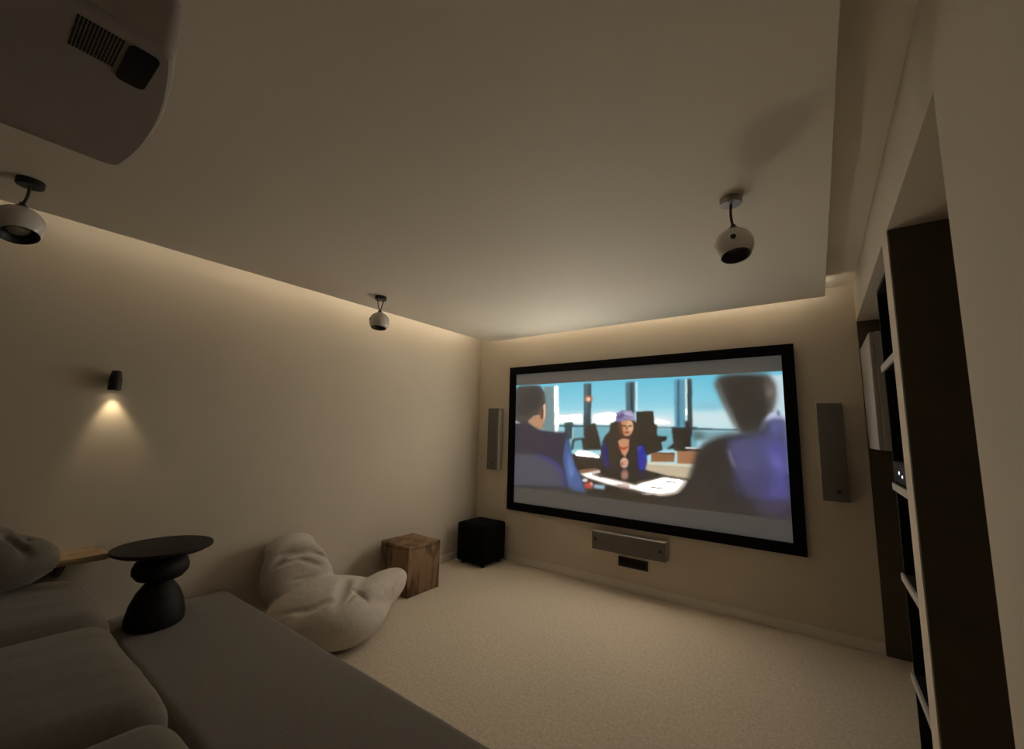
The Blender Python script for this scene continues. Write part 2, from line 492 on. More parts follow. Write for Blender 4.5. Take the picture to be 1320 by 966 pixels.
FILM = [
 ([(-0.021,0.705),(0.753,0.734),(0.75,0.596),(-0.02,0.598)],(205,232,238),8,0.8),
 ([(0.73,0.745),(0.88,0.741),(0.877,0.577),(0.728,0.594)],(205,228,232),5,0.9),
 ([(-0.037,0.605),(0.474,0.605),(0.75,0.601),(0.748,0.436),(-0.033,0.356)],(118,178,190),2,1.0),
 ([(-0.037,0.61),(0.474,0.609),(0.751,0.605),(0.75,0.596),(0.474,0.598),(-0.037,0.595)],(60,85,92),1,1.0),
 ([(0.369,0.709),(0.438,0.734),(0.504,0.701),(0.503,0.615),(0.369,0.619)],(246,244,240),3,0.9),
 ([(0.201,0.703),(0.33,0.716),(0.33,0.621),(0.202,0.625)],(244,244,240),3,0.9),
 ([(0.55,0.701),(0.642,0.676),(0.677,0.65),(0.677,0.607),(0.549,0.611)],(236,240,238),4,0.9),
 ([(0.737,0.769),(0.808,0.782),(0.845,0.757),(0.808,0.735),(0.737,0.737)],(110,175,195),4,0.6),
 ([(0.144,0.974),(0.201,0.975),(0.209,0.536),(0.146,0.533)],(122,150,155),2,1.0),
 ([(0.194,0.975),(0.215,0.976),(0.221,0.511),(0.2,0.509)],(246,246,240),1.5,1.0),
 ([(-0.014,0.967),(0.018,0.971),(0.01,0.598),(-0.009,0.597)],(150,180,190),2,1.0),
 ([(0.245,0.63),(0.284,0.636),(0.29,0.489),(0.245,0.486)],(70,95,102),1.5,1.0),
 ([(0.217,0.59),(0.245,0.591),(0.245,0.512),(0.217,0.51)],(150,205,215),2,1.0),
 ([(0.28,0.592),(0.291,0.592),(0.291,0.451),(0.28,0.45)],(150,190,200),1,1.0),
 ([(0.333,0.979),(0.364,0.981),(0.362,0.515),(0.331,0.513)],(78,92,98),1.2,1.0),
 ([(0.334,0.983),(0.349,0.982),(0.349,0.702),(0.334,0.702)],(95,150,168),2,0.6),
 ([(0.37,0.843),(0.368,0.833),(0.365,0.824),(0.36,0.817),(0.354,0.815),(0.348,0.816),(0.342,0.821),(0.338,0.829),(0.336,0.84),(0.336,0.851),(0.338,0.861),(0.342,0.869),(0.348,0.874),(0.354,0.874),(0.36,0.871),(0.365,0.864),(0.368,0.854)],(222,120,80),2,1.0),
 ([(0.359,0.84),(0.359,0.834),(0.357,0.829),(0.355,0.826),(0.352,0.824),(0.349,0.825),(0.347,0.828),(0.345,0.832),(0.344,0.838),(0.344,0.844),(0.345,0.849),(0.347,0.854),(0.349,0.856),(0.352,0.857),(0.355,0.855),(0.357,0.851),(0.359,0.846)],(222,215,200),1.2,1.0),
 ([(0.505,0.974),(0.541,0.978),(0.539,0.713),(0.504,0.714)],(88,125,140),1.5,1.0),
 ([(0.523,0.969),(0.533,0.968),(0.531,0.713),(0.521,0.714)],(55,80,92),1,1.0),
 ([(0.543,0.977),(0.549,0.977),(0.548,0.738),(0.541,0.738)],(215,240,245),1,1.0),
 ([(0.68,0.976),(0.718,0.978),(0.716,0.606),(0.678,0.602)],(98,158,182),1.5,1.0),
 ([(0.692,0.975),(0.697,0.974),(0.693,0.605),(0.688,0.605)],(60,110,140),1,1.0),
 ([(0.718,0.977),(0.724,0.976),(0.721,0.653),(0.714,0.653)],(246,250,246),1,1.0),
 ([(0.724,0.976),(0.738,0.978),(0.735,0.538),(0.72,0.537)],(66,88,94),1.2,1.0),
 ([(0.735,0.599),(0.872,0.595),(0.871,0.586),(0.735,0.586)],(70,95,100),1,1.0),
 ([(0.736,0.583),(0.868,0.58),(0.84,0.515),(0.735,0.508)],(128,170,178),2,1.0),
 ([(0.772,0.541),(0.77,0.529),(0.766,0.518),(0.761,0.51),(0.755,0.506),(0.748,0.507),(0.742,0.512),(0.738,0.521),(0.735,0.533),(0.736,0.545),(0.738,0.557),(0.743,0.567),(0.749,0.573),(0.756,0.574),(0.762,0.571),(0.767,0.564),(0.771,0.554)],(90,115,118),4,0.8),
 ([(0.349,0.608),(0.381,0.629),(0.386,0.583),(0.397,0.504),(0.406,0.401),(0.33,0.393),(0.323,0.486),(0.29,0.47),(0.283,0.388),(0.276,0.388),(0.283,0.483),(0.336,0.5)],(62,62,60),1.5,1.0),
 ([(0.444,0.63),(0.468,0.643),(0.473,0.56),(0.461,0.483),(0.406,0.453),(0.422,0.519),(0.44,0.559)],(58,55,55),1.5,1.0),
 ([(0.544,0.726),(0.605,0.731),(0.607,0.627),(0.617,0.615),(0.616,0.531),(0.65,0.527),(0.647,0.497),(0.629,0.489),(0.634,0.424),(0.574,0.37),(0.542,0.415)],(50,50,52),1.2,1.0),
 ([(0.668,0.599),(0.729,0.595),(0.729,0.451),(0.649,0.432),(0.673,0.475)],(58,60,60),1.5,1.0),
 ([(0.713,0.653),(0.73,0.65),(0.73,0.537),(0.713,0.536)],(58,66,68),1.5,1.0),
 ([(0.269,0.346),(0.412,0.325),(0.573,0.262),(0.745,0.212),(0.741,-0.031),(0.271,-0.171)],(70,60,54),1.5,1.0),
 ([(0.283,0.348),(0.412,0.35),(0.472,0.257),(0.412,0.197),(0.283,0.214)],(72,58,58),2,1.0),
 ([(0.594,0.402),(0.675,0.403),(0.674,0.336),(0.593,0.324)],(168,118,80),1,1.0),
 ([(0.594,0.402),(0.675,0.403),(0.675,0.394),(0.594,0.393)],(110,75,52),0.8,1.0),
 ([(0.684,0.424),(0.785,0.429),(0.783,0.329),(0.682,0.323)],(184,130,92),1,1.0),
 ([(0.675,0.446),(0.758,0.446),(0.757,0.426),(0.674,0.422)],(80,62,52),1,1.0),
 ([(0.709,0.455),(0.762,0.455),(0.762,0.442),(0.709,0.441)],(216,212,205),0.8,1.0),
 ([(0.569,0.321),(0.774,0.325),(0.774,0.305),(0.568,0.303)],(218,208,185),1,1.0),
 ([(0.568,0.303),(0.774,0.305),(0.772,0.206),(0.647,0.227),(0.568,0.261)],(196,180,152),1.2,1.0),
 ([(0.293,0.363),(0.31,0.388),(0.356,0.38),(0.4,0.349),(0.403,0.326),(0.296,0.336)],(246,236,222),1.5,1.0),
 ([(0.31,0.185),(0.399,0.233),(0.402,0.205),(0.368,0.187),(0.471,0.158),(0.54,0.135),(0.636,0.214),(0.716,0.206),(0.71,0.16),(0.685,0.098),(0.624,0.063),(0.517,0.094),(0.43,0.112),(0.342,0.152)],(228,214,202),1.5,1.0),
 ([(0.54,0.141),(0.636,0.208),(0.706,0.193),(0.68,0.108),(0.635,0.086),(0.556,0.103)],(248,236,222),3,0.95),
 ([(0.31,0.218),(0.381,0.243),(0.393,0.226),(0.31,0.189)],(190,130,95),1.5,0.8),
 ([(0.393,0.181),(0.424,0.18),(0.427,0.172),(0.396,0.169)],(120,95,85),0.8,0.7),
 ([(0.588,0.134),(0.635,0.132),(0.633,0.122),(0.591,0.12)],(120,95,85),0.8,0.7),
 ([(0.641,0.185),(0.676,0.185),(0.674,0.175),(0.644,0.173)],(120,95,85),0.8,0.7),
 ([(0.556,0.073),(0.593,0.076),(0.59,0.064),(0.558,0.061)],(225,220,215),1,0.8),
 ([(0.465,0.12),(0.511,0.117),(0.511,0.081),(0.471,0.084)],(150,110,105),2,0.6),
 ([(0.465,0.65),(0.477,0.663),(0.532,0.663),(0.554,0.613),(0.559,0.515),(0.57,0.467),(0.473,0.408),(0.437,0.455),(0.443,0.546)],(78,50,42),2,1.0),
 ([(0.406,0.44),(0.443,0.488),(0.473,0.497),(0.542,0.489),(0.57,0.454),(0.579,0.322),(0.568,0.261),(0.472,0.245),(0.418,0.249),(0.403,0.323)],(50,42,72),1.5,1.0),
 ([(0.409,0.427),(0.428,0.455),(0.434,0.353),(0.436,0.252),(0.415,0.261)],(66,56,140),2,1.0),
 ([(0.542,0.44),(0.567,0.46),(0.579,0.37),(0.572,0.261),(0.551,0.246),(0.544,0.317)],(68,70,190),2,1.0),
 ([(0.546,0.245),(0.573,0.25),(0.567,0.189),(0.546,0.197)],(62,55,105),2,0.8),
 ([(0.437,0.468),(0.467,0.483),(0.49,0.36),(0.478,0.283),(0.442,0.303)],(44,32,36),1.5,1.0),
 ([(0.514,0.474),(0.542,0.483),(0.544,0.317),(0.513,0.288)],(50,34,36),1.5,1.0),
 ([(0.47,0.484),(0.491,0.51),(0.517,0.5),(0.515,0.412),(0.499,0.346),(0.484,0.384)],(205,148,112),1.2,1.0),
 ([(0.467,0.445),(0.476,0.44),(0.49,0.36),(0.485,0.347)],(165,75,55),1,0.8),
 ([(0.474,0.446),(0.493,0.425),(0.515,0.447),(0.515,0.431),(0.493,0.408),(0.476,0.427)],(200,90,65),1,1.0),
 ([(0.533,0.594),(0.531,0.568),(0.525,0.545),(0.517,0.528),(0.506,0.52),(0.496,0.522),(0.486,0.534),(0.479,0.553),(0.475,0.579),(0.475,0.606),(0.479,0.631),(0.487,0.652),(0.497,0.664),(0.507,0.666),(0.517,0.659),(0.526,0.643),(0.531,0.62)],(206,150,112),1.2,1.0),
 ([(0.532,0.613),(0.531,0.595),(0.528,0.579),(0.525,0.568),(0.52,0.562),(0.516,0.564),(0.511,0.572),(0.508,0.586),(0.507,0.603),(0.507,0.621),(0.509,0.639),(0.512,0.653),(0.516,0.661),(0.521,0.663),(0.525,0.658),(0.529,0.647),(0.531,0.631)],(222,180,146),1.5,0.7),
 ([(0.475,0.637),(0.486,0.631),(0.491,0.548),(0.5,0.511),(0.479,0.51),(0.472,0.573)],(120,72,55),2,1.0),
 ([(0.487,0.614),(0.503,0.612),(0.503,0.603),(0.487,0.607)],(80,50,42),0.8,1.0),
 ([(0.512,0.61),(0.527,0.615),(0.527,0.606),(0.512,0.602)],(80,50,42),0.8,1.0),
 ([(0.504,0.606),(0.51,0.606),(0.512,0.577),(0.503,0.574)],(165,108,80),0.8,0.8),
 ([(0.498,0.561),(0.517,0.562),(0.513,0.549),(0.502,0.549)],(165,70,62),0.8,1.0),
 ([(0.465,0.647),(0.467,0.714),(0.492,0.742),(0.524,0.736),(0.537,0.701),(0.539,0.648),(0.521,0.66),(0.498,0.655),(0.477,0.637)],(140,128,172),1,1.0),
 ([(0.492,0.727),(0.524,0.732),(0.535,0.694),(0.535,0.657),(0.515,0.676),(0.498,0.682)],(188,178,205),1.5,0.8),
 ([(0.468,0.688),(0.492,0.714),(0.504,0.698),(0.474,0.663)],(95,88,140),1.2,0.7),
 ([(0.501,0.701),(0.532,0.682),(0.532,0.673),(0.501,0.686)],(110,98,150),0.8,0.7),
 ([(0.513,0.307),(0.511,0.291),(0.508,0.276),(0.503,0.266),(0.497,0.26),(0.49,0.261),(0.485,0.267),(0.48,0.279),(0.478,0.294),(0.478,0.31),(0.481,0.326),(0.485,0.339),(0.491,0.347),(0.497,0.349),(0.503,0.345),(0.508,0.336),(0.512,0.323)],(214,168,144),1.2,1.0),
 ([(0.492,0.292),(0.492,0.285),(0.491,0.28),(0.489,0.276),(0.487,0.273),(0.485,0.274),(0.483,0.276),(0.482,0.281),(0.481,0.287),(0.481,0.293),(0.482,0.299),(0.483,0.304),(0.485,0.307),(0.487,0.308),(0.489,0.307),(0.491,0.303),(0.492,0.298)],(170,105,85),1,0.7),
 ([(0.482,0.309),(0.509,0.32),(0.509,0.314),(0.481,0.301)],(175,115,95),0.7,0.7),
 ([(0.481,0.286),(0.509,0.298),(0.509,0.292),(0.481,0.279)],(175,115,95),0.7,0.7),
 ([(0.511,0.212),(0.51,0.196),(0.507,0.182),(0.503,0.171),(0.498,0.166),(0.492,0.166),(0.487,0.172),(0.484,0.184),(0.482,0.199),(0.482,0.215),(0.484,0.231),(0.488,0.243),(0.493,0.252),(0.498,0.254),(0.503,0.25),(0.508,0.241),(0.511,0.228)],(178,132,118),2,1.0),
 ([(0.489,0.235),(0.507,0.238),(0.506,0.232),(0.489,0.229)],(110,75,70),0.8,0.8),
 ([(0.002,0.973),(0.017,0.989),(0.086,0.993),(0.127,0.981),(0.147,0.918),(0.155,0.813),(0.153,0.697),(0.14,0.587),(0.126,0.56),(0.067,0.613),(0.022,0.584),(-0.006,0.626),(-0.004,0.842)],(88,84,84),2,1.0),
 ([(0.018,0.971),(0.109,0.977),(0.135,0.905),(0.135,0.835),(0.089,0.725),(0.021,0.669)],(74,70,72),4,1.0),
 ([(0.063,0.641),(0.096,0.697),(0.129,0.711),(0.139,0.779),(0.153,0.806),(0.154,0.697),(0.142,0.581),(0.13,0.557),(0.09,0.597)],(190,145,112),1.5,1.0),
 ([(0.129,0.752),(0.145,0.8),(0.152,0.779),(0.143,0.669),(0.129,0.669)],(130,85,62),1.5,1.0),
 ([(0.143,0.8),(0.155,0.813),(0.154,0.697),(0.146,0.628)],(220,185,160),1,1.0),
 ([(-0.002,0.647),(0.025,0.626),(0.023,0.605),(-0.002,0.623)],(200,205,215),1.5,0.8),
 ([(-0.01,0.611),(0.06,0.62),(0.126,0.557),(0.197,0.536),(0.257,0.526),(0.27,0.41),(0.29,0.26),(0.321,0.14),(0.337,0.032),(0.226,0.026),(-0.01,0.007)],(66,66,86),2,1.0),
 ([(0.155,0.534),(0.257,0.545),(0.264,0.41),(0.231,0.354),(0.156,0.426)],(72,66,88),3,1.0),
 ([(-0.006,0.328),(0.128,0.329),(0.198,0.272),(0.232,0.174),(0.252,0.051),(-0.01,0.021)],(98,96,112),3,1.0),
 ([(0.121,0.326),(0.17,0.314),(0.211,0.267),(0.245,0.189),(0.261,0.065),(0.245,0.055),(0.229,0.16),(0.198,0.233),(0.157,0.28),(0.118,0.301)],(86,80,150),2.5,1.0),
 ([(0.254,0.513),(0.27,0.41),(0.293,0.26),(0.321,0.152),(0.337,0.032),(0.265,0.053),(0.251,0.177),(0.238,0.303)],(84,110,172),2,1.0),
 ([(0.261,0.358),(0.277,0.309),(0.29,0.184),(0.277,0.106),(0.264,0.205)],(112,142,200),3,0.8),
 ([(0.284,0.058),(0.337,0.051),(0.337,0.023),(0.284,0.02)],(70,105,180),2,0.9),
 ([(0.349,0.133),(0.348,0.127),(0.346,0.122),(0.342,0.118),(0.338,0.116),(0.333,0.116),(0.329,0.117),(0.326,0.121),(0.325,0.125),(0.325,0.131),(0.326,0.136),(0.329,0.141),(0.333,0.144),(0.338,0.145),(0.342,0.145),(0.346,0.142),(0.348,0.138)],(218,222,226),1,1.0),
 ([(0.331,0.105),(0.364,0.13),(0.373,0.089),(0.364,0.063),(0.334,0.062)],(205,90,80),1.5,1.0),
 ([(0.37,0.107),(0.369,0.1),(0.368,0.095),(0.367,0.091),(0.364,0.089),(0.362,0.089),(0.36,0.091),(0.359,0.095),(0.358,0.101),(0.358,0.107),(0.359,0.113),(0.36,0.118),(0.362,0.121),(0.364,0.123),(0.367,0.121),(0.368,0.118),(0.37,0.113)],(214,165,150),1,1.0),
 ([(0.374,0.107),(0.421,0.11),(0.417,0.069),(0.374,0.068)],(150,185,200),2,1.0),
 ([(0.144,-0.059),(0.742,0.079),(0.74,-0.053),(-0.026,-0.231)],(82,76,66),6,0.8),
 ([(-0.01,0.007),(0.239,0.029),(0.411,0.026),(0.41,-0.104),(-0.015,-0.186)],(96,92,86),6,0.8),
 ([(0.954,0.982),(1.006,0.975),(1.0,0.625),(0.946,0.623)],(196,220,230),2,1.0),
 ([(0.81,0.93),(0.823,0.983),(0.849,0.997),(0.965,0.981),(0.979,0.912),(0.978,0.81),(0.97,0.724),(0.947,0.652),(0.934,0.565),(0.877,0.562),(0.866,0.621),(0.845,0.742),(0.828,0.819)],(84,78,72),4,1.0),
 ([(0.849,0.972),(0.937,0.976),(0.945,0.812),(0.93,0.667),(0.89,0.622),(0.863,0.772)],(78,70,64),6,1.0),
 ([(0.814,0.929),(0.825,0.931),(0.851,0.742),(0.869,0.614),(0.863,0.606),(0.836,0.757)],(120,118,112),2.5,0.8),
 ([(0.947,0.93),(0.965,0.957),(0.977,0.897),(0.976,0.81),(0.965,0.739),(0.956,0.812)],(122,112,106),4,0.8),
 ([(0.973,0.854),(0.972,0.837),(0.97,0.823),(0.967,0.813),(0.965,0.808),(0.962,0.81),(0.96,0.818),(0.958,0.831),(0.957,0.847),(0.958,0.864),(0.959,0.88),(0.961,0.892),(0.964,0.9),(0.967,0.901),(0.969,0.896),(0.971,0.886),(0.972,0.871)],(140,126,118),3,0.8),
 ([(0.95,0.674),(0.962,0.703),(0.983,0.717),(0.991,0.681),(0.99,0.653),(0.952,0.649)],(205,210,235),2,1.0),
 ([(0.981,0.731),(0.987,0.721),(0.986,0.688),(0.98,0.695)],(80,95,120),1.5,1.0),
 ([(0.745,0.415),(0.772,0.495),(0.817,0.536),(0.859,0.561),(0.934,0.58),(0.952,0.652),(0.998,0.667),(0.997,0.011),(0.638,-0.071),(0.653,0.042),(0.681,0.095),(0.716,0.195)],(78,70,66),4,1.0),
 ([(0.844,0.523),(0.934,0.565),(0.958,0.66),(0.998,0.667),(0.998,0.131),(0.919,0.124),(0.857,0.282),(0.839,0.441)],(98,98,142),5,1.0),
 ([(0.854,0.281),(0.923,0.307),(1.0,0.198),(0.998,0.117),(0.907,0.093),(0.852,0.165)],(92,88,130),8,0.8),
 ([(0.935,0.486),(0.955,0.517),(0.997,0.527),(0.997,0.131),(0.967,0.123),(0.93,0.127),(0.964,0.245),(0.952,0.424)],(98,94,172),6,0.9),
 ([(0.958,0.66),(0.99,0.667),(0.994,0.568),(0.967,0.581)],(112,118,182),5,0.8),
 ([(0.931,0.562),(0.958,0.649),(0.939,0.551)],(80,78,90),3,1.0),
 ([(0.956,0.467),(0.974,0.413),(0.99,0.332),(0.981,0.304),(0.96,0.383)],(140,138,215),6,0.7),
 ([(0.84,0.444),(0.846,0.442),(0.859,0.326),(0.853,0.325)],(150,145,155),1.5,0.8),
 ([(0.639,0.038),(0.681,0.064),(0.849,0.05),(0.999,0.064),(0.999,-0.015),(0.637,-0.133)],(86,78,70),8,0.8),
 ([(0.907,0.107),(0.998,0.131),(0.996,0.004),(0.905,0.023)],(96,88,118),6,0.8)
]

PX_N, PZ_N = 640, 284
img = np.zeros((PZ_N, PX_N, 3))
vv = np.linspace(0, 1, PZ_N)[:, None]
uu = np.linspace(0, 1, PX_N)[None, :]
sky_t, sky_b = np.array([100, 190, 216.]), np.array([172, 220, 232.])
g = np.clip((1 - vv) / 0.42, 0, 1)
img[:] = sky_t * (1 - g[..., None]) + sky_b * g[..., None]
img[: int(PZ_N * 0.3)] = (84, 77, 68)


def gauss(a, s):
    if s < 0.3:
        return a
    n = int(3 * s) + 1
    k = np.exp(-0.5 * (np.arange(-n, n + 1) / s) ** 2)
    k /= k.sum()
    a = np.pad(a, n, mode='edge')
    a = np.apply_along_axis(lambda r: np.convolve(r, k, 'valid'), 1, a)
    return np.apply_along_axis(lambda r: np.convolve(r, k, 'valid'), 0, a)


gu, gv = np.meshgrid(np.linspace(0, 1, PX_N), np.linspace(0, 1, PZ_N))
for poly, col, blur, al in FILM:
    ins = np.zeros(gu.shape, bool)
    n = len(poly)
    for i in range(n):
        xa, ya = poly[i]
        xb, yb = poly[(i + 1) % n]
        if ya == yb:
            continue
        c = ((ya > gv) != (yb > gv)) & (gu < (xb - xa) * (gv - ya) / (yb - ya) + xa)
        ins ^= c
    a = (gauss(ins.astype(float), blur * 1.3) * al)[..., None]
    img = img * (1 - a) + np.array(col, float) * a
img = gauss3 = np.stack([gauss(img[..., i], 0.6) for i in range(3)], -1)
lum = np.clip((img.mean(-1, keepdims=True) - 60) / 110.0, 0, 1)
c = img * (0.66 + 0.34 * lum) / 255.0                     # deep tones of the projected film
linimg = np.where(c <= 0.04045, c / 12.92, ((c + 0.055) / 1.055) ** 2.4)
linimg = np.clip(linimg - np.array(AMBIENT_ON_SCREEN), 0, None)
k = np.clip((img[..., :1] - 224) / 16.0, 0, 1)            # papers, cloud and window strips boosted far past white to light the room
k = k * k * (3 - 2 * k)
linimg = linimg * (1 + k * (ROOM_FILL_BOOST * np.array([1.0, 0.91, 0.78]) - 1))

QX0, QX1, QZ0, QZ1 = SX0 + FW + 0.001, SX1 - FW - 0.001, 0.815, 1.98
vx = np.linspace(QX0, QX1, PX_N)
vz = np.linspace(QZ0, QZ1, PZ_N)
gx, gz = np.meshgrid(vx, vz)
rl = root_of(t)
verts = np.stack([gx.ravel() - rl.x, np.full(gx.size, -0.0235) - rl.y, gz.ravel() - rl.z], 1)
ii = np.arange(PX_N * PZ_N).reshape(PZ_N, PX_N)
quads = np.stack([ii[:-1, :-1], ii[:-1, 1:], ii[1:, 1:], ii[1:, :-1]], -1).reshape(-1, 4)
me = bpy.data.meshes.new('projected_picture')
me.from_pydata(verts.tolist(), [], quads.tolist())
ca = me.color_attributes.new('film', 'FLOAT_COLOR', 'POINT')
ca.data.foreach_set('color', np.concatenate([linimg.reshape(-1, 3), np.ones((PX_N * PZ_N, 1))], 1).ravel())
pm = bpy.data.materials.new('projected_film')
pm.use_nodes = True
nt = pm.node_tree
pb = nt.nodes['Principled BSDF']
pb.inputs['Base Color'].default_value = (0.34, 0.33, 0.315, 1)
pb.inputs['Roughness'].default_value = 0.9
pb.inputs['Specular IOR Level'].default_value = 0.1
at = nt.nodes.new('ShaderNodeAttribute')
at.attribute_name = 'film'
nt.links.new(at.outputs['Color'], pb.inputs['Emission Color'])
pb.inputs['Emission Strength'].default_value = PICTURE_GAIN
pic = link('projected_picture', me, pm, t)
pic['label'] = 'projected film still of a woman in a headscarf at a desk between two men'

# ------------------------------------------------------------------ loudspeakers
def wall_speaker(label, x0, x1, z0, z1, dots, top_light=True):
    t = thing('wall_speaker', label, 'speaker', ((x0 + x1) / 2, 0, z0), 'slim white wall speakers')
    d = 0.10
    obj('cabinet', box(B(), x0, x1, -d + 0.012, -0.001, z0, z1, 0.005, 2), SPK, t, angle=35)
    obj('grille', box(B(), x0 + 0.004, x1 - 0.004, -d, -d + 0.014, z0 + 0.004, z1 - 0.004, 0.004, 2), GRILLE, t, angle=35)
    for x, z in dots:
        bm = B()
        lathe(bm, [(0, 0), (0.013, 0), (0.014, 0.002), (0.012, 0.005), (0, 0.006)], seg=24,
              mat=Matrix.Translation((x, -d + 0.001, z)) @ Matrix.Rotation(math.pi / 2, 4, 'X'))
        b = obj('badge', bm, BLACK, t, angle=40)
        b['label'] = 'small round black badge'
    return t


wall_speaker('slim upright white speaker left of the screen, near the room corner', 0.225, 0.385, 0.995, 1.715, [(0.315, 1.065)])
wall_speaker('slim upright white speaker right of the screen', 3.415, 3.575, 0.995, 1.715, [(3.517, 1.07)])
wall_speaker('long horizontal white centre speaker below the screen', 1.575, 2.275, 0.335, 0.505, [(1.615, 0.435), (2.232, 0.425)])

t = thing('wall_plate', 'black rectangular wall plate under the centre speaker', 'wall plate', (1.95, 0, 0.2))
obj('plate', box(B(), 1.81, 2.09, -0.014, -0.001, 0.205, 0.292, 0.003, 2), BLACK, t, angle=35)
obj('insert', box(B(), 1.825, 2.075, -0.018, -0.012, 0.218, 0.279, 0.002, 1), RACKBLACK, t)

# subwoofer in the corner
t = thing('subwoofer', 'black cube subwoofer standing on the carpet in the corner', 'subwoofer', (0.30, -0.24, 0))
x0, x1, y0, y1, z1 = 0.105, 0.50, -0.435, -0.045, 0.435
obj('cabinet', box(B(), x0, x1, y0, y1, 0.03, z1, 0.03, 4), BLACKCLOTH, t, angle=50)
obj('grille', box(B(), x1 - 0.012, x1 + 0.010, y0 + 0.035, y1 - 0.035, 0.07, z1 - 0.045, 0.008, 2), BLACKCLOTH, t, angle=50)
for sx in (x0 + 0.06, x1 - 0.06):
    for sy in (y0 + 0.06, y1 - 0.06):
        obj('foot', lathe(B(), [(0, 0), (0.022, 0), (0.026, 0.035), (0, 0.035)], sx, sy, 20), BLACK, t, angle=40)

# reclaimed wood cube table
t = thing('wooden_cube_table', 'rough brown wooden cube side table standing by the left wall', 'side table', (0.29, -1.245, 0))
x0, x1, y0, y1, z1 = 0.095, 0.485, -1.435, -1.06, 0.42


def slab(bm, *a):
    box(bm, *a, 0.005, 2)
    for v in bm.verts:
        v.co += Vector((noise.noise(v.co * 9), noise.noise(v.co * 9 + Vector((5, 0, 0))), noise.noise(v.co * 9 + Vector((0, 7, 0))))) * 0.0025
    return bm


obj('top_panel', slab(B(), x0, x1, y0, y1, z1 - 0.035, z1), WOODCUBE, t, angle=35)
obj('side_panel', slab(B(), x1 - 0.03, x1, y0, y1, 0, z1 - 0.036), WOODCUBE, t, angle=35)
obj('side_panel', slab(B(), x0, x0 + 0.03, y0, y1, 0, z1 - 0.036), WOODCUBE, t, angle=35)
obj('side_panel', slab(B(), x0 + 0.031, x1 - 0.031, y0, y0 + 0.03, 0, z1 - 0.036), WOODCUBE, t, angle=35)
obj('side_panel', slab(B(), x0 + 0.031, x1 - 0.031, y1 - 0.03, y1, 0, z1 - 0.036), WOODCUBE, t, angle=35)

# ------------------------------------------------------------------ bean bag
def smin(a, b, k):
    h = np.clip(0.5 + 0.5 * (b - a) / k, 0, 1)
    return b * (1 - h) + a * h - k * h * (1 - h)


def smax(a, b, k):
    return -smin(-a, -b, k)


def ellip(x, y, z, c, r, rz=0.0, ry=0.0, rx=0.0):
    m = np.array((Matrix.Rotation(rz, 3, 'Z') @ Matrix.Rotation(ry, 3, 'Y') @ Matrix.Rotation(rx, 3, 'X')).inverted())
    p = [x - c[0], y - c[1], z - c[2]]
    q = [m[i][0] * p[0] + m[i][1] * p[1] + m[i][2] * p[2] for i in range(3)]
    s = np.sqrt(sum((q[i] / r[i]) ** 2 for i in range(3)) + 1e-9)
    return (s - 1) * min(r)


def pillow(x, y, z, c, r, rz=0.0, ry=0.0, rx=0.0, pw=4.0):
    """square cushion: fat middle, thin edges with pulled out corners"""
    m = np.array((Matrix.Rotation(rz, 3, 'Z') @ Matrix.Rotation(ry, 3, 'Y') @ Matrix.Rotation(rx, 3, 'X')).inverted())
    p = [x - c[0], y - c[1], z - c[2]]
    q = [m[i][0] * p[0] + m[i][1] * p[1] + m[i][2] * p[2] for i in range(3)]
    u, v = q[0] / r[0], q[1] / r[1]
    s = ((np.abs(u) ** pw + np.abs(v) ** pw) ** (2 / pw) + (q[2] / r[2]) ** 2 + 1e-9) ** 0.5
    return (s - 1) * min(r)


def wrinkle(x, y, z, c, d, amp, width, length):
    """a furrow centred at c, running along d"""
    d = np.array(d, float) / np.linalg.norm(d)
    p = [x - c[0], y - c[1], z - c[2]]
    al = p[0] * d[0] + p[1] * d[1] + p[2] * d[2]
    r2 = p[0] ** 2 + p[1] ** 2 + p[2] ** 2 - al ** 2
    return amp * np.exp(-r2 / width ** 2) * np.exp(-(al / length) ** 2)


BEAN_FOLDS = [      # centre, direction, depth, width, length of the folds in the cover
    ((0.267, -2.443, 0.479), (0.12, 0.694, 0.71), 0.03, 0.016, 0.096),
    ((0.293, -2.314, 0.527), (0.215, 0.977, -0.006), 0.034, 0.016, 0.115),
    ((0.3, -2.148, 0.475), (-0.111, 0.85, -0.515), 0.026, 0.016, 0.134),
    ((0.297, -2.396, 0.479), (0.277, 0.934, 0.225), 0.016, 0.012, 0.081),
    ((0.336, -2.245, 0.457), (0.205, 0.89, -0.407), 0.022, 0.012, 0.095),
    ((0.352, -2.296, 0.358), (0.159, 0.987, -0.031), 0.014, 0.01, 0.066),
    ((0.682, -2.184, 0.333), (0.746, -0.651, -0.138), 0.060, 0.032, 0.140),
    ((0.733, -2.337, 0.3), (-0.29, -0.933, -0.212), 0.03, 0.02, 0.125),
    ((0.657, -2.466, 0.272), (-0.745, -0.655, -0.126), 0.014, 0.016, 0.095),
    ((0.75, -2.2, 0.322), (-0.467, 0.872, 0.147), 0.018, 0.009, 0.086),
    ((0.792, -2.188, 0.309), (-0.478, 0.864, 0.16), 0.016, 0.009, 0.083),
    ((0.774, -2.126, 0.312), (0.931, 0.145, -0.336), 0.02, 0.01, 0.074),
    ((0.712, -1.714, 0.295), (0.112, 0.819, -0.562), 0.012, 0.008, 0.088),
    ((0.771, -1.852, 0.293), (0.685, -0.001, -0.729), 0.007, 0.008, 0.060),
    ((0.762, -1.925, 0.306), (0.887, -0.286, -0.361), 0.007, 0.008, 0.086),
    ((0.759, -2.003, 0.305), (0.908, -0.329, -0.26), 0.007, 0.008, 0.094),
]


